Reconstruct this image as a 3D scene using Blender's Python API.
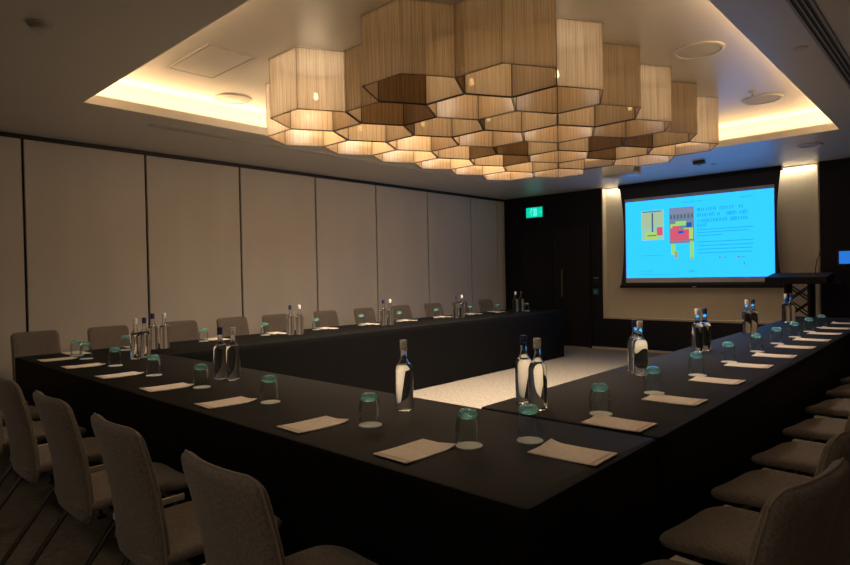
import bpy, bmesh, math, random
from mathutils import Vector, Matrix
for o in list(bpy.data.objects): bpy.data.objects.remove(o)
SC = bpy.context.scene
COL = SC.collection
PI = math.pi
rnd = random.Random(7)

# ------------------------------------------------------------------ camera, world, lights, exposure
cd = bpy.data.cameras.new('camera'); cam = bpy.data.objects.new('camera', cd); COL.objects.link(cam)
cd.sensor_fit = 'HORIZONTAL'; cd.sensor_width = 36.0; cd.lens = 595.6/850*36.0
cd.clip_start = 0.03
rt, up, fw = (Vector((0.73372821, 0.67913988, -0.02029642)), Vector((0.00651095, 0.02284275, 0.99971787)),
              Vector((-0.67941189, 0.73365335, -0.01233852)))
m = Matrix((rt, up, -fw)).transposed().to_4x4(); m.translation = (0, 0, 1.31)
cam.matrix_world = m
SC.camera = cam

w = bpy.data.worlds.new('world'); SC.world = w; w.use_nodes = True
w.node_tree.nodes['Background'].inputs[0].default_value = (0.05, 0.04, 0.03, 1)
w.node_tree.nodes['Background'].inputs[1].default_value = 0.05
SC.view_settings.view_transform = 'Standard'; SC.view_settings.look = 'None'
SC.view_settings.exposure = 0.72; SC.view_settings.gamma = 1.0
SC.view_settings.use_curve_mapping = False

BULB_W = 4.6          # all-round light of each bulb in the chandelier
EDGE_W = 9.5         # the brighter bulbs of the row nearest the folding wall
DOWN_W = 60.0         # downward light of each bulb
COVE_W = 3.0          # watts per metre of cove strip
WASH_W = 11.5
SCREEN_E = 0.607   # 1 / 2**exposure
CEIL = 2.72           # lower ceiling
REC = 2.97            # ceiling of the recess
LX0, LX1, LY0, LY1 = -5.13, -1.02, 1.64, 7.40    # opening of the recess
SB = 0.17             # how far the cove runs back behind its lip

def area(name, loc, rot, sx, sy, power, color):
    l = bpy.data.lights.new(name, 'AREA'); l.shape = 'RECTANGLE'; l.size = sx; l.size_y = sy
    l.energy = power; l.color = color
    o = bpy.data.objects.new(name, l); COL.objects.link(o); o.location = loc; o.rotation_euler = rot
    return o
WARM = (1.0, 0.63, 0.31)
WARM2 = (1.0, 0.81, 0.61)
cz = CEIL + 0.085
for nm, loc, sx, sy in (('cove_light', ((LX0+LX1)/2, LY0-0.05, cz), LX1-LX0+.2, .05), ('cove_light', ((LX0+LX1)/2, LY1+0.05, cz), LX1-LX0+.2, .05),
                        ('cove_light', (LX0-0.05, (LY0+LY1)/2, cz), .05, LY1-LY0+.2), ('cove_light', (LX1+0.05, (LY0+LY1)/2, cz), .05, LY1-LY0+.2)):
    area(nm, loc, (PI, 0, 0), sx, sy, COVE_W*max(sx, sy), WARM)
area('rear_fill_light', (-.4, -.9, CEIL-.01), (0, 0, 0), .9, .3, 6.0, WARM2)  # unseen fill added behind the camera to light the right-hand chairs and rails
area('rear_fill_light', (-3.6, -.9, CEIL-.01), (0, 0, 0), .9, .3, 2.2, WARM2)  # second unseen fill, added to lift the dark floor around the near chairs
area('wall_washer', (-3.1, 9.505, CEIL-.01), (0, 0, 0), 3.0, .06, WASH_W, (1.0, 0.85, 0.60))

# ------------------------------------------------------------------ materials
def mat(name, color, rough=.6, metal=0.0, spec=.5, **k):
    mt = bpy.data.materials.new(name); mt.use_nodes = True
    b = mt.node_tree.nodes['Principled BSDF']
    b.inputs['Base Color'].default_value = (*color, 1); b.inputs['Roughness'].default_value = rough
    b.inputs['Metallic'].default_value = metal; b.inputs['Specular IOR Level'].default_value = spec
    for kk, v in k.items(): b.inputs[kk.replace('_', ' ')].default_value = v
    return mt
def noisy(mt, c1, c2, scale=(20, 20, 20), detail=4, bump=0.0, lo=.35, hi=.65, coord='Object'):
    nt = mt.node_tree; b = nt.nodes['Principled BSDF']
    tc = nt.nodes.new('ShaderNodeTexCoord'); mp = nt.nodes.new('ShaderNodeMapping'); mp.inputs['Scale'].default_value = scale
    n = nt.nodes.new('ShaderNodeTexNoise'); n.inputs['Scale'].default_value = 1.0; n.inputs['Detail'].default_value = detail
    r = nt.nodes.new('ShaderNodeValToRGB'); e = r.color_ramp.elements
    e[0].position = lo; e[1].position = hi; e[0].color = (*c1, 1); e[1].color = (*c2, 1)
    nt.links.new(tc.outputs[coord], mp.inputs[0]); nt.links.new(mp.outputs[0], n.inputs['Vector'])
    nt.links.new(n.outputs['Fac'], r.inputs[0]); nt.links.new(r.outputs[0], b.inputs['Base Color'])
    if bump:
        bp = nt.nodes.new('ShaderNodeBump'); bp.inputs['Strength'].default_value = bump; bp.inputs['Distance'].default_value = .004
        nt.links.new(n.outputs['Fac'], bp.inputs['Height']); nt.links.new(bp.outputs[0], b.inputs['Normal'])
    return mt
def emit(name, color, strength):
    mt = bpy.data.materials.new(name); mt.use_nodes = True; nt = mt.node_tree
    nt.nodes.remove(nt.nodes['Principled BSDF']); e = nt.nodes.new('ShaderNodeEmission')
    e.inputs[0].default_value = (*color, 1); e.inputs[1].default_value = strength
    nt.links.new(e.outputs[0], nt.nodes['Material Output'].inputs[0]); return mt

def sl(*c): return tuple(((x/255)/12.92 if x/255 <= .04045 else ((x/255+.055)/1.055)**2.4) for x in c)

M = {}
M['ceiling'] = mat('white_ceiling_paint', (.62, .60, .57), .40, spec=.75)
M['carpet'] = noisy(mat('carpet', (.4, .35, .3), .95, spec=.1), (.165, .144, .118), (.26, .232, .192), (60, 22, 22), 8, .4)
M['panel'] = noisy(mat('partition_laminate', (.5, .46, .4), .55, spec=.35), (.60, .565, .51), (.635, .60, .54), (3, 3, .6), 3)
M['black'] = mat('black_paint', (.008, .008, .009), .6)
M['duct'] = mat('grille_shadow_grey', (.05, .05, .05), .7)
M['track'] = mat('black_track', (.01, .01, .01), .4)
M['navy'] = mat('dark_wall_finish', (.007, .007, .013), .55, spec=.25)
M['door'] = mat('dark_door_leaf', (.007, .007, .009), .45, spec=.3)
M['alcove'] = noisy(mat('beige_wallcovering', (.5, .43, .33), .8, spec=.2), (.49, .43, .34), (.52, .455, .36), (90, 90, 5), 3)
M['trim'] = mat('beige_trim', (.42, .36, .28), .6)
M['wallback'] = mat('painted_wall', (.42, .37, .31), .8)
M['cloth'] = noisy(mat('black_tablecloth', (.012, .0115, .011), .62, spec=.10), (.0035, .0033, .0031), (.006, .0056, .0053), (140, 140, 140), 4, .12)
M['fabric_front'] = noisy(mat('taupe_upholstery', (.2, .17, .14), .9, spec=.15, Sheen_Weight=.15), (.15, .128, .108), (.23, .20, .17), (130, 130, 130), 6, .35)
M['piping'] = mat('seam_piping', (.27, .23, .18), .85, spec=.2)
M['chrome'] = mat('brushed_rail', (.85, .81, .74), .35, .25)
M['leg'] = mat('dark_chrome_leg', (.16, .15, .14), .3, 1.0)
M['rubber'] = mat('black_rubber', (.01, .01, .01), .8)
M['paper'] = noisy(mat('notepad_paper', (.78, .72, .63), .75, spec=.2), (.82, .72, .63), (.90, .81, .72), (60, 60, 60), 5)
M['paper_band'] = mat('notepad_band', (.62, .50, .33), .7)
M['coaster'] = mat('white_paper_coaster', (.82, .80, .76), .8)
M['glass'] = mat('bottle_glass', (.96, .985, .975), .0, Transmission_Weight=1.0, IOR=1.36)
M['teal'] = mat('teal_glass_base', (.16, .62, .60), .03, Transmission_Weight=.85, IOR=1.5)  # replaced below
M['cap_white'] = mat('silver_screw_cap', (.86, .84, .80), .35, .0)
M['cap_blue'] = mat('blue_screw_cap', (.03, .045, .16), .35, .3)
M['white_plastic'] = mat('white_plastic', (.55, .53, .5), .5)
M['grey_plastic'] = mat('grey_plastic', (.35, .36, .38), .35)
M['dark_plastic'] = mat('dark_plastic', (.02, .02, .02), .4)
M['brass'] = mat('dull_brass', (.22, .17, .10), .4, 1.0)
M['screen_white'] = mat('screen_fabric', (.5, .48, .5), .8)
M['black_metal'] = mat('black_metal', (.008, .008, .010), .65, spec=.2)
M['rim'] = mat('shade_edging', (.05, .038, .026), .5, .4)
M['green_plastic'] = mat('green_plastic', (.01, .12, .10), .5)
M['bulb'] = emit('lit_bulb', (1.0, .70, .38), 6.0)
M['image'] = emit('projected_blue', (.034, .64, 2.0), SCREEN_E*1.03)

def thin_glass():
    mt = bpy.data.materials.new('thin_tumbler_glass'); mt.use_nodes = True; nt = mt.node_tree
    nt.nodes.remove(nt.nodes['Principled BSDF'])
    t = nt.nodes.new('ShaderNodeBsdfTransparent'); t.inputs[0].default_value = (.93, .97, .965, 1)
    g = nt.nodes.new('ShaderNodeBsdfGlossy'); g.inputs['Roughness'].default_value = .02
    lw = nt.nodes.new('ShaderNodeFresnel'); lw.inputs['IOR'].default_value = 1.4
    mx = nt.nodes.new('ShaderNodeMixShader')
    ml = nt.nodes.new('ShaderNodeMath'); ml.operation = 'MULTIPLY'; ml.inputs[1].default_value = .5; nt.links.new(lw.outputs[0], ml.inputs[0])
    nt.links.new(ml.outputs[0], mx.inputs[0]); nt.links.new(t.outputs[0], mx.inputs[1]); nt.links.new(g.outputs[0], mx.inputs[2])
    nt.links.new(mx.outputs[0], nt.nodes['Material Output'].inputs[0]); return mt
M['thin_glass'] = thin_glass()
def teal_glass():
    mt = mat('teal_glass_base', (.45, .95, .93), .03, Transmission_Weight=.65, IOR=1.5); nt = mt.node_tree
    t = nt.nodes.new('ShaderNodeBsdfTransparent'); t.inputs[0].default_value = (.6, .97, .95, 1)
    mx = nt.nodes.new('ShaderNodeMixShader'); mx.inputs[0].default_value = .65
    nt.links.new(t.outputs[0], mx.inputs[1]); nt.links.new(nt.nodes['Principled BSDF'].outputs[0], mx.inputs[2])
    nt.links.new(mx.outputs[0], nt.nodes['Material Output'].inputs[0]); return mt
M['teal'] = teal_glass()

def shade_material():
    mt = bpy.data.materials.new('strung_lampshade'); mt.use_nodes = True; nt = mt.node_tree
    nt.nodes.remove(nt.nodes['Principled BSDF'])
    tc = nt.nodes.new('ShaderNodeTexCoord'); mp = nt.nodes.new('ShaderNodeMapping'); mp.inputs['Scale'].default_value = (150, 150, 2.2)
    n = nt.nodes.new('ShaderNodeTexNoise'); n.inputs['Scale'].default_value = 1; n.inputs['Detail'].default_value = 3
    r = nt.nodes.new('ShaderNodeValToRGB'); e = r.color_ramp.elements
    e[0].position = .33; e[0].color = (.42, .335, .23, 1); e[1].position = .68; e[1].color = (.74, .63, .48, 1)
    nt.links.new(tc.outputs['Object'], mp.inputs[0]); nt.links.new(mp.outputs[0], n.inputs['Vector']); nt.links.new(n.outputs['Fac'], r.inputs[0])
    d = nt.nodes.new('ShaderNodeBsdfDiffuse'); t = nt.nodes.new('ShaderNodeBsdfTranslucent'); g = nt.nodes.new('ShaderNodeBsdfGlossy')
    g.inputs['Roughness'].default_value = .3
    tr = nt.nodes.new('ShaderNodeBsdfTransparent'); tr.inputs[0].default_value = (.95, .86, .70, 1)
    r2 = nt.nodes.new('ShaderNodeValToRGB'); e = r2.color_ramp.elements      # darker, browner colour on the inward faces
    e[0].position = .33; e[0].color = (.25, .155, .08, 1); e[1].position = .68; e[1].color = (.46, .31, .17, 1)
    nt.links.new(n.outputs['Fac'], r2.inputs[0])
    ge = nt.nodes.new('ShaderNodeNewGeometry'); mc = nt.nodes.new('ShaderNodeMix'); mc.data_type = 'RGBA'
    nt.links.new(ge.outputs['Backfacing'], mc.inputs['Factor']); nt.links.new(r.outputs[0], mc.inputs['A']); nt.links.new(r2.outputs[0], mc.inputs['B'])
    nt.links.new(mc.outputs['Result'], d.inputs[0]); nt.links.new(r.outputs[0], t.inputs[0])
    m1 = nt.nodes.new('ShaderNodeMixShader'); m1.inputs[0].default_value = .5
    m2 = nt.nodes.new('ShaderNodeMixShader'); m2.inputs[0].default_value = .24
    m3 = nt.nodes.new('ShaderNodeMixShader'); m3.inputs[0].default_value = .025
    nt.links.new(d.outputs[0], m1.inputs[1]); nt.links.new(t.outputs[0], m1.inputs[2])
    nt.links.new(m1.outputs[0], m2.inputs[1]); nt.links.new(tr.outputs[0], m2.inputs[2])
    nt.links.new(m2.outputs[0], m3.inputs[1]); nt.links.new(g.outputs[0], m3.inputs[2])
    nt.links.new(m3.outputs[0], nt.nodes['Material Output'].inputs[0]); return mt
M['shade'] = shade_material()

# ------------------------------------------------------------------ helpers
def box(bm, x0, x1, y0, y1, z0, z1):
    v = [bm.verts.new((x, y, z)) for z in (z0, z1) for y in (y0, y1) for x in (x0, x1)]
    for f in ((0, 2, 3, 1), (4, 5, 7, 6), (0, 1, 5, 4), (2, 6, 7, 3), (0, 4, 6, 2), (1, 3, 7, 5)):
        bm.faces.new([v[i] for i in f])
def beam(bm, a, b, wx, wy, ref=(0, 0, 1)):
    a, b = Vector(a), Vector(b); d = (b-a).normalized(); r = Vector(ref)
    if abs(d.dot(r)) > .98: r = Vector((1, 0, 0))
    s = d.cross(r).normalized(); u = s.cross(d)
    q = [bm.verts.new(p + s*sx*wx/2 + u*sy*wy/2) for p in (a, b) for sx, sy in ((-1, -1), (1, -1), (1, 1), (-1, 1))]
    for i in range(4): bm.faces.new((q[i], q[(i+1) % 4], q[4+(i+1) % 4], q[4+i]))
    bm.faces.new(q[3::-1]); bm.faces.new(q[4:])
def tube(bm, pts, rad, n=8, cap=True):
    pts = [Vector(p) for p in pts]; rings = []
    for i, p in enumerate(pts):
        d = (pts[min(i+1, len(pts)-1)] - pts[max(i-1, 0)]).normalized()
        r = Vector((0, 0, 1)) if abs(d.z) < .95 else Vector((1, 0, 0))
        s = d.cross(r).normalized(); u = s.cross(d)
        rr = rad[i] if isinstance(rad, (list, tuple)) else rad
        rings.append([bm.verts.new(p + (s*math.cos(2*PI*k/n) + u*math.sin(2*PI*k/n))*rr) for k in range(n)])
    for a, b in zip(rings, rings[1:]):
        for k in range(n): bm.faces.new((a[k], a[(k+1) % n], b[(k+1) % n], b[k]))
    if cap: bm.faces.new(rings[0][::-1]); bm.faces.new(rings[-1])
def lathe(bm, prof, n=24, close=True, flip=False):
    rings = []
    for r, z in prof:
        rings.append([bm.verts.new((0, 0, z))] if r < 1e-6 else [bm.verts.new((r*math.cos(2*PI*k/n), r*math.sin(2*PI*k/n), z)) for k in range(n)])
    for a, b in zip(rings, rings[1:]):
        for k in range(n):
            j = (k+1) % n
            if len(a) == 1 and len(b) == 1: continue
            f = (a[0], b[j], b[k]) if len(a) == 1 else (a[k], a[j], b[0]) if len(b) == 1 else (a[k], a[j], b[j], b[k])
            bm.faces.new(f if not flip else f[::-1])
def obj(name, bm, material, parent=None, smooth=False, loc=None, recalc=True):
    if recalc: bmesh.ops.recalc_face_normals(bm, faces=bm.faces)
    me = bpy.data.meshes.new(name); bm.to_mesh(me); bm.free()
    me.materials.append(M[material] if isinstance(material, str) else material)
    if smooth:
        for p in me.polygons: p.use_smooth = True
        try: me.set_sharp_from_angle(angle=math.radians(42))
        except Exception: pass
    o = bpy.data.objects.new(name, me); COL.objects.link(o)
    if parent: o.parent = parent
    if loc: o.location = loc
    return o
def tag(o, label, cat, group=None):
    o['label'] = label; o['category'] = cat
    if group: o['group'] = group
    return o
def thing(name, label, cat, loc=(0, 0, 0), rotz=0, group=None):
    o = bpy.data.objects.new(name, None); COL.objects.link(o); o.empty_display_size = .1
    o.location = loc; o.rotation_euler = (0, 0, rotz); return tag(o, label, cat, group)
def dup(src, loc, rotz, label, group=None):
    r = src.copy(); COL.objects.link(r); r.location = loc; r.rotation_euler = (0, 0, rotz); r['label'] = label
    if group: r['group'] = group
    for ch in list(src.children):
        c = ch.copy(); COL.objects.link(c); c.parent = r
        for g in list(ch.children):
            d = g.copy(); COL.objects.link(d); d.parent = c
    return r
def struct(name, bm, material, **k):
    o = obj(name, bm, material, **k); o['kind'] = 'structure'; return o
def quad(bm, *pts): return bm.faces.new([bm.verts.new(p) for p in pts])
def bevel_all(bm, w, seg=2):
    bmesh.ops.bevel(bm, geom=list(bm.edges), offset=w, segments=seg, affect='EDGES', profile=.5)

# ------------------------------------------------------------------ room shell
RX0, RX1, RY0, RY1 = -6.63, 1.30, -1.60, 9.45
bm = bmesh.new(); box(bm, RX0-.1, RX1+.1, RY0-.1, RY1+.25, -.1, 0)
struct('floor', bm, 'carpet')

bm = bmesh.new()   # ceiling: soffit with a hole, lip, cove ledge, set-back walls and raised ceiling
def ring(z0, a, z1, b):
    A = [(a[0], a[2], z0), (a[1], a[2], z0), (a[1], a[3], z0), (a[0], a[3], z0)]
    B = [(b[0], b[2], z1), (b[1], b[2], z1), (b[1], b[3], z1), (b[0], b[3], z1)]
    for i in range(4): quad(bm, A[i], A[(i+1) % 4], B[(i+1) % 4], B[i])
hole = (LX0, LX1, LY0, LY1); lipin = (LX0-.02, LX1+.02, LY0-.02, LY1+.02); setb = (LX0-SB, LX1+SB, LY0-SB, LY1+SB)
room = (RX0-.1, RX1+.1, RY0-.1, RY1+.25)
ring(CEIL, room, CEIL, hole); ring(CEIL, hole, CEIL+.075, hole); ring(CEIL+.075, hole, CEIL+.075, lipin)
ring(CEIL+.075, lipin, CEIL+.03, lipin); ring(CEIL+.03, lipin, CEIL+.03, setb); ring(CEIL+.03, setb, REC, setb)
quad(bm, *[(x, y, REC) for x, y in ((setb[0], setb[2]), (setb[1], setb[2]), (setb[1], setb[3]), (setb[0], setb[3]))])
top = REC + .2
quad(bm, *[(x, y, top) for x, y in ((room[0], room[2]), (room[1], room[2]), (room[1], room[3]), (room[0], room[3]))])
struct('ceiling', bm, 'ceiling', recalc=False)

bm = bmesh.new(); box(bm, RX0-.10, RX0-.03, RY0-.1, RY1+.25, 0, CEIL); struct('wall_left', bm, 'black')
bm = bmesh.new(); box(bm, RX1, RX1+.1, RY0-.1, RY1+.25, 0, CEIL); struct('wall_right', bm, 'wallback')
bm = bmesh.new(); box(bm, RX0-.03, RX1, RY0-.1, RY0, 0, CEIL); struct('wall_back', bm, 'wallback')
AX0, AX1, AZ = -4.64, -1.53, .515
bm = bmesh.new()
box(bm, RX0-.03, AX0, RY1, RY1+.25, 0, CEIL); box(bm, AX0, AX1, RY1, RY1+.25, 0, AZ); box(bm, AX1, RX1, RY1, RY1+.25, 0, CEIL)
struct('wall_end', bm, 'navy')
bm = bmesh.new(); box(bm, AX0, AX1, RY1+.11, RY1+.2, AZ, CEIL); struct('wall_alcove', bm, 'alcove')
bm = bmesh.new()
box(bm, AX0, AX0+.02, RY1-.012, RY1+.11, AZ, CEIL-.002); box(bm, AX1-.02, AX1, RY1-.012, RY1+.11, AZ, CEIL-.002)
box(bm, AX0+.02, AX1-.02, RY1-.012, RY1+.11, AZ, AZ+.03)
struct('trim_1', bm, 'trim')
bm = bmesh.new(); box(bm, RX0-.01, AX1, RY1-.012, RY1, 0, .035); struct('baseboard_end', bm, 'trim')

# the folding wall: laminate panels hung from a black track
bm = bmesh.new(); box(bm, RX0-.03, RX0+.012, RY0, RY1, CEIL-.035, CEIL); struct('trim_2', bm, 'track')
ORD = ['first', 'second', 'third', 'fourth', 'fifth', 'sixth', 'seventh', 'eighth', 'ninth', 'tenth', 'eleventh', 'twelfth', 'thirteenth']
ys = [-1.6, -.70, .44, 1.58, 2.72, 3.85, 4.99, 6.11, 7.26, 8.40, 9.20, 9.45]
for i in range(1, len(ys)-1):
    bm = bmesh.new(); box(bm, RX0-.03, RX0, ys[i]+.012, ys[i+1]-.012, .012, CEIL-.04); bevel_all(bm, .003, 1)
    o = obj('partition_panel', bm, 'panel')
    n = len(ys)-2-i
    lab = ('narrow beige filler panel of the folding wall, in the corner beside the dark doors' if n == 0 else
           'tall grey-beige folding wall panel, %s along the wall from the corner with the green exit sign' % ORD[n-1])
    tag(o, lab, 'wall panel', 'panels of the folding wall')

# double door in the dark end wall
d = bpy.data.objects.new('door_1', None); COL.objects.link(d); d.location = (-5.6, RY1, 0); d['kind'] = 'structure'
for x0, x1 in ((-.68, -.004), (.004, .68)):
    bm = bmesh.new(); box(bm, x0, x1, -.018, -.001, .01, 2.10); bevel_all(bm, .003, 1); obj('door_leaf', bm, 'door', d)
bm = bmesh.new()
box(bm, -.745, -.685, -.03, -.001, 0, 2.165); box(bm, .685, .745, -.03, -.001, 0, 2.165); box(bm, -.685, .685, -.03, -.001, 2.105, 2.165)
obj('door_frame', bm, 'navy', d)
for s in (.21,):
    bm = bmesh.new(); tube(bm, [(s, -.06, .88), (s, -.06, 1.36)], .013, 10)
    tube(bm, [(s, -.06, .93), (s, -.012, .93)], .009, 8); tube(bm, [(s, -.06, 1.31), (s, -.012, 1.31)], .009, 8)
    obj('door_handle', bm, 'brass', d, True)
    bm = bmesh.new(); box(bm, s-.04, s+.04, -.022, -.018, .84, 1.40); obj('push_plate', bm, mat('door_plate', (.05, .04, .028), .45, .8), d)

# ------------------------------------------------------------------ ceiling fittings
def speaker(x, y, z, label, r=.17):
    t = thing('ceiling_speaker', label, 'ceiling speaker', (x, y, z), 0, 'round ceiling speakers')
    bm = bmesh.new(); lathe(bm, [(r, 0), (r, -.008), (r-.006, -.013), (r-.022, -.013), (r-.028, -.004), (r-.028, 0)], 48); obj('bezel', bm, 'ceiling', t, True)
    bm = bmesh.new(); lathe(bm, [(r-.03, -.0005), (r-.03, -.005), (0, -.007)], 48); obj('grille', bm, M['spk'], t, True)
M['spk'] = noisy(mat('speaker_mesh', (.5, .48, .45), .6), (.50, .48, .45), (.64, .62, .58), (420, 420, 420), 0, 0, .45, .55)
speaker(-1.53, 4.75, REC, 'round white ceiling speaker in the raised ceiling, nearer of the two right of the chandelier', .18)
speaker(-1.53, 6.57, REC, 'round white ceiling speaker in the raised ceiling, farther of the two right of the chandelier', .18)
speaker(-5.0, 2.86, REC, 'round white ceiling speaker in the raised ceiling left of the chandelier', .165)
speaker(-1.40, 8.08, CEIL, 'flat round speaker in the blue-lit low ceiling above the lectern', .13)

t = thing('smoke_detector', 'white round smoke detector with slotted sides on the dark low ceiling', 'smoke detector', (-3.73, .99, CEIL))
bm = bmesh.new(); lathe(bm, [(.065, 0), (.065, -.012), (.058, -.016), (.050, -.016)], 32); obj('base', bm, 'white_plastic', t, True)
bm = bmesh.new(); lathe(bm, [(.044, -.014), (.044, -.034)], 32); obj('vent_slots', bm, 'dark_plastic', t, True)
bm = bmesh.new(); lathe(bm, [(.050, -.014), (.052, -.020), (.047, -.0205), (.047, -.025), (.050, -.0255), (.047, -.036), (.03, -.046), (0, -.048)], 32); obj('cap', bm, 'white_plastic', t, True)
t = thing('fire_sprinkler', 'small white sprinkler rosette in the raised ceiling beside the far right speaker', 'sprinkler', (-1.53, 6.22, REC))
bm = bmesh.new(); lathe(bm, [(.04, 0), (.038, -.006), (.018, -.01), (.012, -.02), (0, -.02)], 20); obj('rosette', bm, 'white_plastic', t, True)
bm = bmesh.new(); lathe(bm, [(.006, -.02), (.006, -.04), (.02, -.042), (.02, -.045), (0, -.045)], 14); obj('deflector', bm, 'grey_plastic', t, True)
t = thing('motion_sensor', 'small dark box sensor on the low ceiling in front of the projection screen', 'sensor', (-2.63, 8.12, CEIL))
bm = bmesh.new(); box(bm, -.07, .07, -.045, .045, -.045, 0); bevel_all(bm, .01); obj('housing', bm, 'dark_plastic', t)
bm = bmesh.new(); lathe(bm, [(.03, -.045), (.022, -.06), (0, -.066)], 16); obj('lens', bm, 'grey_plastic', t, True)
bm = bmesh.new(); lathe(bm, [(.035, 0), (.033, -.008), (.02, -.014), (0, -.016)], 20)
tag(obj('sprinkler_cover', bm, 'white_plastic', None, True, (-2.57, 8.50, CEIL)), 'tiny white sprinkler cover on the low ceiling just above the screen', 'sprinkler')
bm = bmesh.new(); lathe(bm, [(.042, 0), (.04, -.004), (.02, -.007), (0, -.008)], 24)
tag(obj('ceiling_sensor', bm, 'white_plastic', None, True, (-.82, 4.48, CEIL)), 'flat white disc sensor in the dark ceiling between the cove and the long air grille', 'sensor')

def air_grille(x, y0, y1, label, paint='grille', back='duct'):
    t = thing('air_grille', label, 'air grille', (x, (y0+y1)/2, CEIL), 0, 'linear air grilles')
    h = (y1-y0)/2
    bm = bmesh.new(); box(bm, -.036, .036, -h, h, -.0015, 0); obj('backing', bm, back, t)
    bm = bmesh.new()
    for s in (-1, 1): box(bm, min(s*.036, s*.052), max(s*.036, s*.052), -h, h, -.007, 0)
    box(bm, -.052, .052, -h-.016, -h, -.007, 0); box(bm, -.052, .052, h, h+.016, -.007, 0)
    obj('frame', bm, paint, t)
    for k in (-.013, .013):
        bm = bmesh.new(); beam(bm, (k, -h, -.004), (k+.0, h, -.004), .008, .006); obj('blade', bm, paint, t)
M['grille'] = mat('grille_paint', (.30, .29, .27), .45)
air_grille(-.675, 1.2, 8.0, 'long slotted air grille in the dark ceiling beside the right edge of the cove')
air_grille(-5.47, 2.3, 7.6, 'long slotted air grille in the low ceiling between the cove and the folding wall', 'white_plastic', 'grey_plastic')

# access panel in the raised ceiling
t = thing('access_panel', 'square white access hatch in the raised ceiling near its left corner', 'access hatch', (-4.29, 2.27, REC))
bm = bmesh.new(); box(bm, -.31, .31, -.17, .17, -.004, 0); obj('lid', bm, 'ceiling', t)
bm = bmesh.new()
for a in ((-.335, -.318, -.195, .195), (.318, .335, -.195, .195), (-.318, .318, -.195, -.178), (-.318, .318, .178, .195)): box(bm, *a, -.005, 0)
obj('frame', bm, 'ceiling', t)

# ------------------------------------------------------------------ chandelier of hexagonal shades
S = .3505; PITCH = .607
SH_TOP, SH_BOT = REC-.004, 2.52
ch = thing('chandelier', 'large honeycomb chandelier of hexagonal strung beige shades under the raised ceiling', 'chandelier', (-3.23, 4.66, REC))
def hexpts(r): return [(r*math.cos(math.radians(60*k)), r*math.sin(math.radians(60*k))) for k in range(6)]
zt, zb = SH_TOP-REC, SH_BOT-REC
def shade_mesh():
    bm = bmesh.new(); p = hexpts(S-.0025)
    for k in range(6):
        a, b = p[k], p[(k+1) % 6]
        quad(bm, (*a, zb), (*b, zb), (*b, zt), (*a, zt))
    me = bpy.data.meshes.new('lamp_shade'); bm.to_mesh(me); bm.free(); me.materials.append(M['shade']); return me
def rim_mesh():
    bm = bmesh.new(); p = hexpts(S-.006)
    for k in range(6):
        a, b = p[k], p[(k+1) % 6]
        beam(bm, (*a, zb+.003), (*b, zb+.003), .006, .007); beam(bm, (*a, zt-.003), (*b, zt-.003), .006, .006)
        beam(bm, (*a, zb), (*a, zt), .004, .004)
    me = bpy.data.meshes.new('rim'); bm.to_mesh(me); bm.free(); me.materials.append(M['rim']); return me
def bulb_mesh():
    bm = bmesh.new(); lathe(bm, [(0, -.018), (.011, -.014), (.017, -.004), (.017, .006), (.013, .018), (.011, .034), (0, .036)], 14)
    bmesh.ops.recalc_face_normals(bm, faces=bm.faces)
    me = bpy.data.meshes.new('bulb'); bm.to_mesh(me); bm.free(); me.materials.append(M['bulb']); return me
def holder_mesh():
    bm = bmesh.new(); tube(bm, [(0, 0, .034), (0, 0, .075)], .014, 10); tube(bm, [(0, 0, .075), (0, 0, .262)], .004, 6)
    me = bpy.data.meshes.new('lamp_holder'); bm.to_mesh(me); bm.free(); me.materials.append(M['brass']); return me
shm, rmm, bum, hom = shade_mesh(), rim_mesh(), bulb_mesh(), holder_mesh()
LIT = {(0, 1), (0, 3), (0, 5), (1, 1), (1, 3), (1, 6), (2, 2), (2, 4), (3, 0), (3, 2), (3, 6), (4, 0), (4, 1), (4, 2), (4, 3), (4, 4), (4, 5)}
for c in range(5):
    for k in range(7 if c in (1, 3) else 6):
        x = -2.165 - 1.5*S*c; y = (3.145 if c % 2 == 0 else 2.842) + PITCH*k
        s = bpy.data.objects.new('lamp_shade', shm); COL.objects.link(s); s.parent = ch; s.location = (x+3.23, y-4.66, 0)
        r = bpy.data.objects.new('rim', rmm); COL.objects.link(r); r.parent = s
        if (c, k) in LIT:
            b = bpy.data.objects.new('bulb', bum); COL.objects.link(b); b.parent = s; b.location = (0, 0, -.27)
            hl = bpy.data.objects.new('lamp_holder', hom); COL.objects.link(hl); hl.parent = s; hl.location = (0, 0, -.27)
            l = bpy.data.lights.new('bulb_light', 'POINT'); l.energy = BULB_W; l.color = WARM2; l.shadow_soft_size = .10
            l.energy = EDGE_W if c == 4 else BULB_W*.5 if c == 0 else BULB_W
            lo = bpy.data.objects.new('bulb_light', l); COL.objects.link(lo); lo.parent = s; lo.location = (0, 0, -.27)
            l = bpy.data.lights.new('bulb_beam', 'SPOT'); l.energy = DOWN_W; l.color = WARM2; l.shadow_soft_size = .06
            l.spot_size = math.radians(88); l.spot_blend = .8
            lo = bpy.data.objects.new('bulb_beam', l); COL.objects.link(lo); lo.parent = s; lo.location = (0, 0, -.31)

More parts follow.
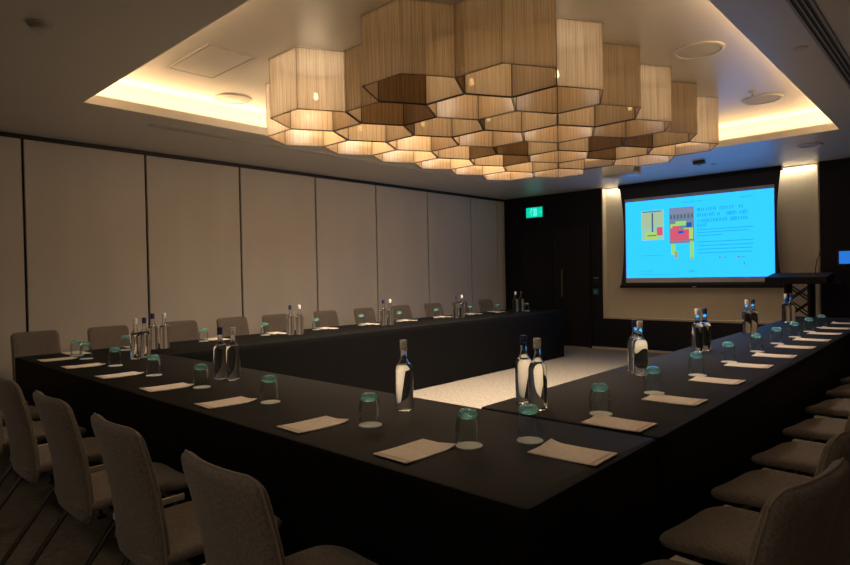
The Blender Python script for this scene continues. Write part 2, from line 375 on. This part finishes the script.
# ceiling projector beyond the chandelier
t = thing('ceiling_projector', 'pale boxy projector hanging from the ceiling between chandelier and screen', 'projector', (-3.16, 6.98, 0))
bm = bmesh.new(); box(bm, -.19, .19, -.14, .14, 2.47, 2.595); bevel_all(bm, .012, 2); obj('body', bm, M['grey_plastic'], t, True)
bm = bmesh.new(); tube(bm, [(0, 0, 2.595), (0, 0, REC)], .02, 12); obj('mount_pole', bm, 'white_plastic', t, True)
bm = bmesh.new(); tube(bm, [(.05, .13, 2.53), (.05, .165, 2.53)], .035, 20); obj('lens', bm, 'dark_plastic', t, True)
bm = bmesh.new()
for k in range(7): box(bm, .188, .1925, -.09+k*.025, -.078+k*.025, 2.50, 2.565)
obj('side_vent', bm, 'dark_plastic', t)

# ------------------------------------------------------------------ end wall: screen, signs, lectern
SY = 9.40
t = thing('projection_screen', 'large pull-down projection screen with a blue slide in the beige alcove', 'projection screen', (-3.132, SY, 0))
def hw(z):   # half width of the tensioned black border
    u = (z-1.04)/(CEIL-1.04)
    return 1.105 + .07*abs(2*u-1)**2.2
bm = bmesh.new(); zs = [1.06+(2.70-1.06)*i/16 for i in range(17)]
F = [[bm.verts.new((sx*hw(z), yy, z)) for z in zs] for yy in (-.006, 0) for sx in (-1, 1)]
for i in range(16):
    bm.faces.new((F[0][i], F[1][i], F[1][i+1], F[0][i+1])); bm.faces.new((F[3][i], F[2][i], F[2][i+1], F[3][i+1]))
    bm.faces.new((F[2][i], F[0][i], F[0][i+1], F[2][i+1])); bm.faces.new((F[1][i], F[3][i], F[3][i+1], F[1][i+1]))
obj('black_border', bm, 'black', t)
bm = bmesh.new(); box(bm, -1.18, 1.18, -.03, .03, 1.035, 1.08); bevel_all(bm, .008); obj('bottom_bar', bm, 'black_metal', t)
bm = bmesh.new(); box(bm, -.03, .03, -.033, -.03, 1.045, 1.058); obj('pull_tab', bm, 'white_plastic', t)
bm = bmesh.new(); box(bm, -1.18, 1.18, -.04, .04, 2.66, 2.715); obj('roller_case', bm, 'black_metal', t)
bm = bmesh.new(); box(bm, -1.08, 1.08, -.009, -.006, 1.12, 2.475); obj('white_fabric', bm, 'screen_white', t)
img = obj('projected_image', (lambda b: (box(b, -1.065, 1.075, -.011, -.009, 1.195, 2.425), b)[1])(bmesh.new()), 'image', t)
def slide(name, rects, color, depth=.012):
    bm = bmesh.new()
    if name.startswith('picture_print') and len(rects) > 1:
        return [slide(name, [q], color, depth) for q in rects]
    for x0, x1, z0, z1 in rects: box(bm, x0+3.15, x1+3.15, -depth, -.0111, z0, z1)
    return obj(name, bm, emit('slide_'+name, sl(*color), SCREEN_E), img)
BLUE = (44, 196, 246)
rr = random.Random(3)
# two small pictures made of plain colour blocks
slide('picture_panel', [(-3.955, -3.60, 1.79, 2.26)], (150, 205, 190))
slide('picture_panel', [(-3.515, -3.145, 1.72, 2.27)], (120, 135, 160))
slide('picture_print', [(-3.955, -3.80, 1.98, 2.22), (-3.76, -3.62, 2.02, 2.24)], (170, 196, 160), .0125)
slide('picture_print', [(-3.90, -3.70, 1.80, 1.92), (-3.30, -3.16, 1.78, 1.95), (-3.50, -3.40, 1.96, 2.02)], (176, 214, 110), .0125)
slide('picture_print', [(-3.71, -3.62, 1.86, 1.99), (-3.50, -3.22, 1.76, 1.93), (-3.47, -3.36, 1.90, 1.99)], (214, 92, 120), .013)
slide('picture_print', [(-3.79, -3.765, 1.92, 2.22), (-3.94, -3.63, 2.235, 2.25), (-3.86, -3.72, 1.855, 1.87)] + [(-3.50+i*.052, -3.475+i*.052, 2.10, 2.16) for i in range(7)], (84, 100, 130), .0135)
slide('picture_print', [(-3.505, -3.155, 2.175, 2.255)], (132, 138, 170), .0128)
slide('picture_print', [(-3.26, -3.18, 1.96, 2.03), (-3.38, -3.30, 1.87, 1.91)], (30, 90, 190), .0135)
slide('picture_print', [(-3.42, -3.26, 1.99, 2.06), (-3.49, -3.43, 1.55, 1.72), (-3.21, -3.155, 1.48, 1.75)], (150, 220, 120), .0131)
slide('picture_print', [(-3.44, -3.39, 1.49, 1.60), (-3.20, -3.16, 1.47, 1.50)], (170, 170, 90), .0133)
# heading: four rows of capital-letter strokes too blurred to read
def glyphs(x0, x1, z, h, wide):
    out = []; x = x0
    while x < x1:
        wd = wide*rr.uniform(.7, 1.2)
        if rr.random() < .14: x += wd; continue
        k = rr.randrange(4); s = wide*.2
        if k != 3: out.append((x, x+s, z, z+h))
        if k in (0, 2): out.append((x+wd*.6, x+wd*.6+s, z, z+h))
        if k in (0, 1, 3): out.append((x, x+wd*.7, z+h*.44, z+h*.44+s*.8))
        if k in (1, 2): out.append((x, x+wd*.7, z+h-s*.8, z+h))
        if k == 3: out.append((x+wd*.28, x+wd*.28+s, z, z+h))
        x += wd
    return out
for x1, z in ((-2.46, 2.185), (-2.43, 2.10), (-2.36, 2.015), (-2.93, 1.945)):
    g = glyphs(-3.10, x1, z, .052, .040); word = []
    for q in sorted(g):
        if word and q[0]-max(p[1] for p in word) > .022: slide('heading_word', word, (30, 158, 208)); word = []
        word.append(q)
    if word: slide('heading_word', word, (30, 158, 208))
for x1, z in ((-2.34, 1.905), (-2.40, 1.862), (-2.75, 1.815), (-2.34, 1.72), (-2.34, 1.665), (-2.35, 1.61), (-2.36, 1.555)):
    slide('text_line', [(-3.10, x1, z, z+.010)], (38, 166, 214))
rows = glyphs(-3.32, -2.95, 2.335, .014, .016) + glyphs(-2.50, -2.34, 2.335, .016, .016) + glyphs(-3.97, -3.79, 1.295, .014, .016) + glyphs(-3.23, -3.15, 1.275, .03, .03) \
    + glyphs(-2.76, -2.70, 1.475, .016, .016) + glyphs(-2.50, -2.44, 1.475, .016, .016) + [(-2.465, -2.455, 1.37, 1.41)]
slide('small_text', rows, (34, 150, 200))
slide('divider_line', [(-3.97, -3.62, 1.545, 1.550), (-3.97, -3.36, 1.245, 1.250)], (40, 160, 205))
slide('icon', [(-2.80, -2.775, 1.472, 1.497), (-2.545, -2.52, 1.472, 1.497)], (150, 90, 190))

t = thing('exit_sign', 'green illuminated running-man exit sign on the dark wall above the doors', 'exit sign', (-5.94, RY1, 2.42))
bm = bmesh.new(); box(bm, -.185, .185, -.05, 0, -.10, .10); bevel_all(bm, .006); obj('housing', bm, mat('sign_box', (.10, .11, .11), .5), t)
bm = bmesh.new(); box(bm, -.172, .172, -.053, -.05, -.09, .09); f = obj('sign_face', bm, emit('exit_green', sl(0, 214, 176), SCREEN_E), t)
bm = bmesh.new(); X = -.075
box(bm, X+.055, X+.135, -.0545, -.053, -.07, .07)                       # doorway
obj('doorway_symbol', bm, emit('exit_white', sl(90, 240, 226), SCREEN_E), f)
bm = bmesh.new()
lathe(bm, [(0, 0), (.014, 0), (.014, .0012), (0, .0012)], 12); bmesh.ops.rotate(bm, verts=bm.verts, cent=(0, 0, 0), matrix=Matrix.Rotation(PI/2, 3, 'X')); bmesh.ops.translate(bm, verts=bm.verts, vec=(X+.02, -.053, .055))
for a, b in (((X+.01, .035), (X-.005, -.01)), ((X-.005, -.01), (X+.03, -.03)), ((X+.03, -.03), (X+.015, -.07)), ((X-.005, -.01), (X-.03, -.04)), ((X-.03, -.04), (X-.065, -.04)), ((X+.01, .032), (X+.04, .005)), ((X+.008, .032), (X-.03, .02))):
    beam(bm, (a[0], -.0537, a[1]), (b[0], -.0537, b[1]), .0014, .014, (0, 1, 0))
obj('running_man_symbol', bm, emit('exit_white2', sl(160, 250, 240), SCREEN_E), f)
bm = bmesh.new()
beam(bm, (.09, -.0537, 0), (.155, -.0537, 0), .0014, .018, (0, 1, 0)); beam(bm, (.12, -.0537, .04), (.158, -.0537, 0), .0014, .016, (0, 1, 0)); beam(bm, (.12, -.0537, -.04), (.158, -.0537, 0), .0014, .016, (0, 1, 0))
obj('arrow_symbol', bm, emit('exit_white3', sl(130, 244, 232), SCREEN_E), f)

t = thing('door_release', 'small green emergency door release box on the dark wall beside the beige alcove', 'door release', (-4.76, RY1, .97))
bm = bmesh.new(); box(bm, -.045, .045, -.045, 0, -.05, .05); bevel_all(bm, .006); obj('housing', bm, 'green_plastic', t)
bm = bmesh.new(); box(bm, -.026, .026, -.048, -.045, -.024, .026); obj('push_plate', bm, mat('pale_green', (.05, .3, .26), .4), t)
bm = bmesh.new(); box(bm, -.045, .045, -.012, 0, -.045, .045); bevel_all(bm, .003)
t = thing('light_switch', 'small steel switch plate on the dark wall above the green door release', 'light switch', (-4.76, RY1, 1.17))
obj('plate', bm, mat('switch_steel', (.03, .03, .03), .35, .6), t)
bm = bmesh.new(); box(bm, -.04, .04, -.03, -.012, .03, .042); obj('top_edge', bm, 'grey_plastic', t)

t = thing('wall_display', 'small blue-lit control display on the dark wall right of the lectern', 'control display', (-1.17, RY1, 1.43))
bm = bmesh.new(); box(bm, -.17, .17, -.025, 0, -.10, .10); bevel_all(bm, .006); obj('housing', bm, 'dark_plastic', t)
bm = bmesh.new(); box(bm, -.15, .15, -.027, -.025, -.082, .082); obj('display', bm, emit('panel_blue', sl(42, 120, 220), SCREEN_E), t)

# lectern: truss column, sloping black top with a raised lip, gooseneck microphone
LYY = 9.0
t = thing('lectern', 'black truss lectern with a wide flat top in front of the beige alcove', 'lectern', (-1.69, LYY, 0))
bm = bmesh.new(); box(bm, -.25, .25, -.2, .2, 0, .03); bevel_all(bm, .006); obj('base_plate', bm, 'black_metal', t)
for sx in (-.13, .13):
    for sy in (-.12, .12):
        bm = bmesh.new(); tube(bm, [(sx, sy, .03), (sx, sy, 1.10)], .024, 12); obj('truss_post', bm, 'black_metal', t, True)
bm = bmesh.new()
for sy in (-.12, .12):
    for k in range(5):
        z0 = .06+k*.205; z1 = z0+.2
        tube(bm, [(-.13, sy, z0), (.13, sy, z1)], .009, 8); tube(bm, [(.13, sy, z0), (-.13, sy, z1)], .009, 8)
for sx in (-.13, .13):
    for k in range(5):
        z0 = .06+k*.205; z1 = z0+.2
        tube(bm, [(sx, -.12, z0), (sx, .12, z1)], .009, 8)
obj('truss_brace', bm, 'black_metal', t, True)
bm = bmesh.new()
pr = [(-.24, 1.10), (-.24, 1.19), (.22, 1.24), (.24, 1.10)]
a = [bm.verts.new((-.35, y, z)) for y, z in pr]; b = [bm.verts.new((.34, y, z)) for y, z in pr]
bm.faces.new(a); bm.faces.new(b[::-1])
for i in range(4): bm.faces.new((a[i], a[(i+1) % 4], b[(i+1) % 4], b[i]))
bmesh.ops.recalc_face_normals(bm, faces=bm.faces); bevel_all(bm, .008)
obj('desk_top', bm, 'black_metal', t)
bm = bmesh.new(); box(bm, .34, .46, -.1, .16, 1.09, 1.11); obj('side_shelf', bm, 'black_metal', t)
g = bmesh.new(); tube(g, [(.17, .05, 1.222), (.17, .05, 1.30), (.185, .06, 1.40), (.215, .07, 1.48), (.235, .075, 1.51)], [.006, .006, .006, .006, .010], 8)
mc = obj('gooseneck_microphone', g, 'black_metal', None, True, (-1.69, LYY, 0)); tag(mc, 'slim black gooseneck microphone standing on the lectern top', 'microphone')

# ------------------------------------------------------------------ cloth-covered tables
def cloth_table(x0, x1, y0, y1, label, seed, ztop=.73):
    r2 = random.Random(seed); bm = bmesh.new(); R = .02
    out = []
    def seg(ax, ay, bx, by, n, nx, ny):
        for i in range(n): out.append((ax+(bx-ax)*i/n, ay+(by-ay)*i/n, nx, ny))
    def n_of(l): return max(8, int(l/.035))
    cx = [(x1-R, y0+R, -90), (x1-R, y1-R, 0), (x0+R, y1-R, 90), (x0+R, y0+R, 180)]
    sides = [((x0+R, y0), (x1-R, y0), (0, -1)), ((x1, y0+R), (x1, y1-R), (1, 0)), ((x1-R, y1), (x0+R, y1), (0, 1)), ((x0, y1-R), (x0, y0+R), (-1, 0))]
    lens = []
    for (a, b, nn), (px, py, a0) in zip(sides, cx):
        L = math.hypot(b[0]-a[0], b[1]-a[1]); n = n_of(L)
        for i in range(n): out.append((a[0]+(b[0]-a[0])*i/n, a[1]+(b[1]-a[1])*i/n, *nn))
        for i in range(4):
            t_ = math.radians(a0 + 90*(i)/4); out.append((px+R*math.cos(t_), py+R*math.sin(t_), math.cos(t_), math.sin(t_)))
    N = len(out)
    ph = [r2.uniform(0, 6.28) for _ in range(6)]
    arc = [0]
    for i in range(1, N): arc.append(arc[-1]+math.hypot(out[i][0]-out[i-1][0], out[i][1]-out[i-1][1]))
    rings = []
    for zi, (z, ins) in enumerate([(ztop, .012), (ztop-.0035, .0035), (ztop-.012, 0), (ztop-.06, 0), (ztop-.16, 0), (ztop-.3, 0), (ztop-.45, 0), (ztop-.6, 0), (.008, 0)]):
        ring_ = []; h = (ztop-z)/ztop
        for i, (x, y, nx, ny) in enumerate(out):
            s = arc[i]
            wv = (math.sin(s*9+ph[0])*.5+math.sin(s*23+ph[1])*.3+math.sin(s*41+ph[2])*.2)
            dsp = -ins + h*(-.006+.006*wv)*(1 if zi > 2 else 0)
            ring_.append(bm.verts.new((x+nx*dsp, y+ny*dsp, z)))
        rings.append(ring_)
    for a, b in zip(rings, rings[1:]):
        for i in range(N): bm.faces.new((a[i], b[i], b[(i+1) % N], a[(i+1) % N]))
    bm.faces.new(rings[0])
    o = obj('draped_table', bm, 'cloth', None, True)
    tag(o, label, 'table', 'cloth-draped conference tables')
    return o
TT = .73
cloth_table(-5.56, -.81, 1.23, 2.045, 'black-draped conference table across the near end of the horseshoe, joining its two long arms', 1)
cloth_table(-1.60, -.81, 2.060, 8.20, 'black-draped conference table running to the lectern, right arm of the horseshoe', 2)
cloth_table(-5.56, -4.69, 2.060, 8.22, 'black-draped conference table running along the folding wall, left arm of the horseshoe', 3)

# ------------------------------------------------------------------ chairs
def rrect(w0, w1, d0, d1, rs, n=7):
    """rounded outline; rs = radii at (x-,d0),(x+,d0),(x+,d1),(x-,d1); w0/w1 half widths at d0/d1"""
    pts = []
    for (sx, d, hwid, a0), r in zip(((-1, d0, w0, 180), (1, d0, w0, 270), (1, d1, w1, 0), (-1, d1, w1, 90)), rs):
        cxx = sx*(hwid-r); cy = d + (r if d == d0 else -r)
        for i in range(n+1):
            a = math.radians(a0+90*i/n); pts.append((cxx+r*math.cos(a), cy+r*math.sin(a)))
    dense = []
    for i, p in enumerate(pts):
        q = pts[(i+1) % len(pts)]; L = math.hypot(q[0]-p[0], q[1]-p[1]); k = max(1, int(L/.04))
        for j in range(k): dense.append((p[0]+(q[0]-p[0])*j/k, p[1]+(q[1]-p[1])*j/k))
    return dense
def cushion(outline, T, fn, edge=.03):
    """padded slab: fn(a, b, t) -> xyz"""
    bm = bmesh.new(); ca = sum(p[0] for p in outline)/len(outline); cb = sum(p[1] for p in outline)/len(outline)
    lv = [(1.0, 0.0), (.985, .5), (.955, .8), (.88, 1), (.7, 1.08), (.48, 1.12), (.25, 1.14)]
    def rg(s, t): return [bm.verts.new(fn(ca+(a-ca)*s, cb+(b-cb)*s, t*T/2)) for a, b in outline]
    topr = [rg(s, t) for s, t in lv]; botr = [topr[0]] + [rg(s, -min(t, 1.0)) for s, t in lv[1:]]
    N = len(outline)
    for rs, fl in ((topr, 0), (botr, 1)):
        for A, B in zip(rs, rs[1:]):
            for i in range(N):
                f = (A[i], A[(i+1) % N], B[(i+1) % N], B[i]); bm.faces.new(f if not fl else f[::-1])
        c = bm.verts.new(fn(ca, cb, (lv[-1][1] if not fl else -1)*T/2))
        for i in range(N):
            f = (rs[-1][i], rs[-1][(i+1) % N], c); bm.faces.new(f if not fl else f[::-1])
    return bm
SEAT_OUT = rrect(.192, .207, -.215, .252, (.05, .05, .085, .085))
BACK_OUT = rrect(.188, .184, .385, .872, (.05, .05, .038, .038))
def seat_fn(a, b, t):
    z = .447 - .018*((b)/.22)**2*(1 if b > 0 else .2) + .010*(a/.2)**2
    return (a, b, z+t)
def back_fn(a, b, t):
    u = max(0.0, (b-.385)/.487)
    y = -.190 - .092*u**1.5 - .02*math.sin(PI*u)*-.35 + .028*(a/.2)**2*(.35+.65*u)
    return (a, y+t, b)
def make_chair(label, group):
    t = thing('conference_chair', label, 'chair', (0, 0, 0), 0, group)
    obj('seat', cushion(SEAT_OUT, .044, seat_fn), 'fabric_front', t, True)
    obj('backrest', cushion(BACK_OUT, .044, back_fn), 'fabric_front', t, True)
    bm = bmesh.new(); o = BACK_OUT; N = len(o)
    tube(bm, [back_fn(a*1.004, .628+(b-.628)*1.003, 0) for a, b in o+o[:1]], .0035, 6, False)
    obj('piping', bm, 'piping', t, True)
    for s in (-1, 1):
        bm = bmesh.new(); box(bm, min(s*.220, s*.244), max(s*.204, s*.228), -.115, .165, .394, .422); bevel_all(bm, .003, 1); obj('side_rail', bm, 'chrome', t)
        for y0, y1 in ((-.10, -.39), (.13, .22)):
            bm = bmesh.new(); beam(bm, (s*.216, y0, .394), (s*.218, y1, .008), .014, .030, (1, 0, 0)); bmesh.ops.recalc_face_normals(bm, faces=bm.faces); bevel_all(bm, .004, 2)
            lg = obj('leg', bm, 'leg', t)
            bm = bmesh.new(); box(bm, s*.218-.012, s*.218+.012, y1-.02, y1+.02, 0, .012); obj('foot', bm, 'rubber', lg)
    for y in (-.09, .13):
        bm = bmesh.new(); beam(bm, (-.205, y, .405), (.205, y, .405), .02, .02); obj('cross_bar', bm, 'leg', t)
    return t
chair0 = None
def chair(x, y, rz, label, group):
    global chair0
    if chair0 is None:
        chair0 = make_chair(label, group); chair0.location = (x, y, 0); chair0.rotation_euler = (0, 0, rz); return chair0
    return dup(chair0, (x, y, 0), rz, label, group)
fx = [-1.335, -2.0, -2.66, -3.35, -4.0, -4.66, -5.22]
for i, x in enumerate(fx):
    chair(x, .960+rnd.uniform(-.004, .004), rnd.uniform(-.02, .02), 'taupe chair seen from behind at the near table, %s from its right-hand corner' % ORD[i], 'chairs along the near table')
ry = [1.53, 2.06, 2.58, 3.13, 3.74, 4.38, 5.02, 5.62, 6.22, 6.85]
for i, y in enumerate(ry):
    chair(-.508+rnd.uniform(-.008, .008), y, PI/2-math.radians(9)+rnd.uniform(-.03, .03), 'taupe chair outside the right arm table, %s from its near corner' % ORD[i], 'chairs along the right arm table')
wy = [1.53, 2.14, 2.86, 3.45, 4.02, 4.78, 5.44, 6.14, 6.83, 7.52, 8.21]
for i, y in enumerate(wy):
    chair(-5.94+rnd.uniform(-.015, .015), y, -PI/2+rnd.uniform(-.04, .04), 'taupe chair along the folding wall, %s from the near end of the row' % ORD[i], 'chairs along the folding wall')

# ------------------------------------------------------------------ bottles, tumblers, coasters, notepads
def make_bottle(cap, label, group):
    t = thing('water_bottle', label, 'bottle', (0, 0, TT), 0, group)
    bm = bmesh.new()
    lathe(bm, [(0, .003), (.030, .0), (.0375, .004), (.0395, .012), (.0395, .172), (.0365, .186), (.028, .200), (.0195, .211), (.0145, .222), (.0138, .262), (.0150, .264), (.0150, .272), (.0125, .274), (.0125, .286), (0, .286)], 28)
    bmesh.ops.recalc_face_normals(bm, faces=bm.faces)
    cav = bmesh.new()
    lathe(cav, [(0, .196), (.0255, .196), (.017, .210), (.0115, .223), (.0115, .283), (0, .283)], 28)
    bmesh.ops.recalc_face_normals(cav, faces=cav.faces); bmesh.ops.reverse_faces(cav, faces=cav.faces)
    tmp = bpy.data.meshes.new('x'); cav.to_mesh(tmp); cav.free(); bm.from_mesh(tmp); bpy.data.meshes.remove(tmp)
    obj('glass_body', bm, 'glass', t, True, recalc=False)
    bm = bmesh.new(); lathe(bm, [(.0130, .2735), (.0158, .2735), (.0160, .300), (.0145, .302), (0, .302)], 20)
    c = obj('cap', bm, cap, t, True)
    bm = bmesh.new(); lathe(bm, [(.0152, .259), (.0158, .260), (.0158, .2715), (.0152, .2725)], 20); obj('cap_ring', bm, cap, c, True)
    return t
B0 = {}
def bottle(x, y, kind, label, group='water bottles'):
    if kind not in B0:
        B0[kind] = make_bottle('cap_white' if kind == 'w' else 'cap_blue', label, group); B0[kind].location = (x, y, TT); return
    dup(B0[kind], (x, y, TT), rnd.uniform(0, 6), label, group)
bottle(-1.82, 1.82, 'w', 'water bottle with silver cap standing alone near the middle of the near table')
def pair(p, q, kinds, where):
    for (x, y), k in ((p, kinds[0]), (q, kinds[1])):
        bottle(x, y, k, 'water bottle with %s cap, of the pair %s' % ('silver' if k == 'w' else 'blue', where))
pair((-1.49, 2.25), (-1.375, 2.18), 'bw', 'nearest the near corner on the right arm')
pair((-1.435, 3.305), (-1.375, 3.235), 'bw', 'second from the near corner on right arm')
pair((-1.46, 4.42), (-1.44, 4.515), 'wb', 'third from the near corner on right arm')
pair((-1.51, 5.86), (-1.485, 5.96), 'wb', 'fourth from the near corner on right arm')
pair((-1.50, 7.30), (-1.47, 7.40), 'wb', 'nearest the lectern on the right arm')
pair((-3.24, 1.73), (-3.15, 1.76), 'bw', 'left of the lone near-table bottle')
pair((-4.585, 1.775), (-4.635, 1.862), 'wb', 'left of all other bottles on near table')
pair((-5.13, 2.13), (-5.09, 2.21), 'bw', 'first from near end along the folding wall')
pair((-5.13, 3.51), (-5.10, 3.60), 'bw', 'second from near end along the folding wall')
pair((-5.11, 4.79), (-5.09, 4.88), 'bw', 'third from near end along the folding wall')
pair((-5.11, 6.12), (-5.09, 6.22), 'bw', 'fourth from near end along the folding wall')
pair((-5.13, 7.55), (-5.09, 7.64), 'wb', 'fifth from near end along the folding wall')

def make_glass(label, group):
    t = thing('tumbler', label, 'drinking glass', (0, 0, TT), 0, group)
    bm = bmesh.new()
    lathe(bm, [(.0385, .0), (.0405, .012), (.0425, .035), (.0430, .055), (.0415, .074), (.0375, .092), (.033, .101)], 32)
    obj('bowl', bm, 'thin_glass', t, True)
    bm = bmesh.new()
    lathe(bm, [(0, .0985), (.010, .0965), (.020, .0915), (.0325, .0985), (.0345, .101), (.0325, .112), (.0285, .119), (.020, .1225), (0, .121)], 32)
    obj('base', bm, 'teal', t, True)
    return t
def make_coaster(label):
    bm = bmesh.new(); lathe(bm, [(0, .0), (.045, .0), (.0455, .0015), (.045, .003), (0, .003)], 36)
    return tag(obj('coaster', bm, 'coaster', None, True), label, 'coaster', 'white coasters')
G0 = C0 = None
def glass(x, y, where, dx=.004, dy=0.0):
    global G0, C0
    gl = 'upturned tumbler ' + where; cl = 'white coaster under the tumbler ' + where
    if C0 is None: C0 = make_coaster(cl); c = C0
    else: c = C0.copy(); COL.objects.link(c); c['label'] = cl
    c.location = (x+dx, y+dy, TT)
    if G0 is None: G0 = make_glass(gl, 'upturned tumblers'); G0.location = (x, y, TT+.003)
    else: dup(G0, (x, y, TT+.003), rnd.uniform(0, 6), gl)
PADS = {}
def make_pad(label):
    t = thing('notepad', label, 'notepad', (0, 0, TT), 0, 'notepads')
    hx, hy, th = .118, .076, .0035
    def zc(x, y): return .0035*max(0, (x/hx))**2 + .010*max(0, (-x/hx-.55)/.45)**2*max(0, y/hy)
    bm = bmesh.new(); nx, ny = 14, 10
    g = [[[bm.verts.new((hx*(2*i/nx-1), hy*(2*j/ny-1), zc(hx*(2*i/nx-1), hy*(2*j/ny-1))+zz+.0005)) for j in range(ny+1)] for i in range(nx+1)] for zz in (0, th)]
    for l, fl in ((0, 1), (1, 0)):
        for i in range(nx):
            for j in range(ny):
                f = (g[l][i][j], g[l][i+1][j], g[l][i+1][j+1], g[l][i][j+1]); bm.faces.new(f if not fl else f[::-1])
    for i in range(nx):
        bm.faces.new((g[0][i][0], g[0][i+1][0], g[1][i+1][0], g[1][i][0])); bm.faces.new((g[0][i+1][ny], g[0][i][ny], g[1][i][ny], g[1][i+1][ny]))
    for j in range(ny):
        bm.faces.new((g[0][0][j+1], g[0][0][j], g[1][0][j], g[1][0][j+1])); bm.faces.new((g[0][nx][j], g[0][nx][j+1], g[1][nx][j+1], g[1][nx][j]))
    obj('pages', bm, 'paper', t, True)
    bm = bmesh.new(); v = []
    for i in (0, 1):
        x = hx*(.80+.13*i); v.append([bm.verts.new((x, hy*(2*j/8-1)*.995, zc(x, hy*(2*j/8-1))+th+.0009)) for j in range(9)])
    for j in range(8): bm.faces.new((v[0][j], v[1][j], v[1][j+1], v[0][j+1]))
    b = obj('tan_strip', bm, 'paper_band', t); b['label'] = 'tan strip along one short edge'  # tan band laid on the pages just inside one short edge
    bm = bmesh.new(); x0 = -hx*.98
    for k in range(1): tube(bm, [(-hx*.72, hy*.86, th+.0145), (-hx*.30, hy*.88, th+.0070), (hx*.12, hy*.9, th+.0055)], .0035, 8)
    return t
def pad(x, y, rz, where):
    if 'p' not in PADS: PADS['p'] = make_pad('cream notepad ' + where); o = PADS['p']; o.location = (x, y, TT); o.rotation_euler = (0, 0, rz); return
    dup(PADS['p'], (x, y, TT), rz, 'cream notepad ' + where)
# near table
nx_ = [(-1.36, 1.405), (-1.915, 1.405), (-2.58, 1.40), (-3.21, 1.40), (-3.875, 1.40), (-4.52, 1.40), (-5.08, 1.40)]
for i, (x, y) in enumerate(nx_):
    pad(x, y, -PI/2+rnd.uniform(-.04, .04), 'on the near table, %s from its right-hand corner' % ORD[i])
gx_ = [(-1.265, 1.565), (-1.74, 1.545), (-2.43, 1.54), (-3.07, 1.525), (-3.70, 1.535), (-4.35, 1.545), (-4.94, 1.55)]
for i, (x, y) in enumerate(gx_):
    glass(x, y, 'on the near table, %s from its right corner' % ORD[i])
glass(-5.22, 1.57, 'at the far left end of the near table')
# right arm
ry_ = [(-.95, 1.70), (-1.0, 2.145), (-.99, 2.685), (-.99, 3.28), (-1.0, 3.90), (-.98, 4.43), (-.97, 5.0), (-.965, 5.56), (-.97, 6.14), (-.97, 6.72), (-.98, 7.35)]
for i, (x, y) in enumerate(ry_):
    pad(x, y, rnd.uniform(-.03, .03), 'on the right arm table, %s from its near corner' % ORD[i])
rg_ = [(-1.14, 1.745), (-1.13, 2.255), (-1.125, 2.79), (-1.13, 3.40), (-1.14, 4.0), (-1.13, 4.61), (-1.13, 5.18), (-1.12, 5.74), (-1.115, 6.30), (-1.09, 6.75)]
for i, (x, y) in enumerate(rg_):
    glass(x, y, 'on the right arm table, %s from its near corner' % ORD[i])
# folding-wall arm
lp_ = [1.62, 2.10, 2.84, 3.52, 4.17, 4.82, 5.46, 6.16, 6.84, 7.40]
for i, y in enumerate(lp_):
    pad(-5.385, y, PI+rnd.uniform(-.04, .04), 'on the table beside the folding wall, %s from its near end' % ORD[i])
lg_ = [(-5.27, 1.96), (-5.35, 2.69), (-5.35, 3.35), (-5.385, 4.02), (-5.38, 4.68), (-5.385, 5.32), (-5.38, 6.02), (-5.34, 6.70), (-5.27, 7.28), (-5.07, 7.76)]
for i, (x, y) in enumerate(lg_):
    glass(x, y, 'on table beside the folding wall, %s from near end' % ORD[i])
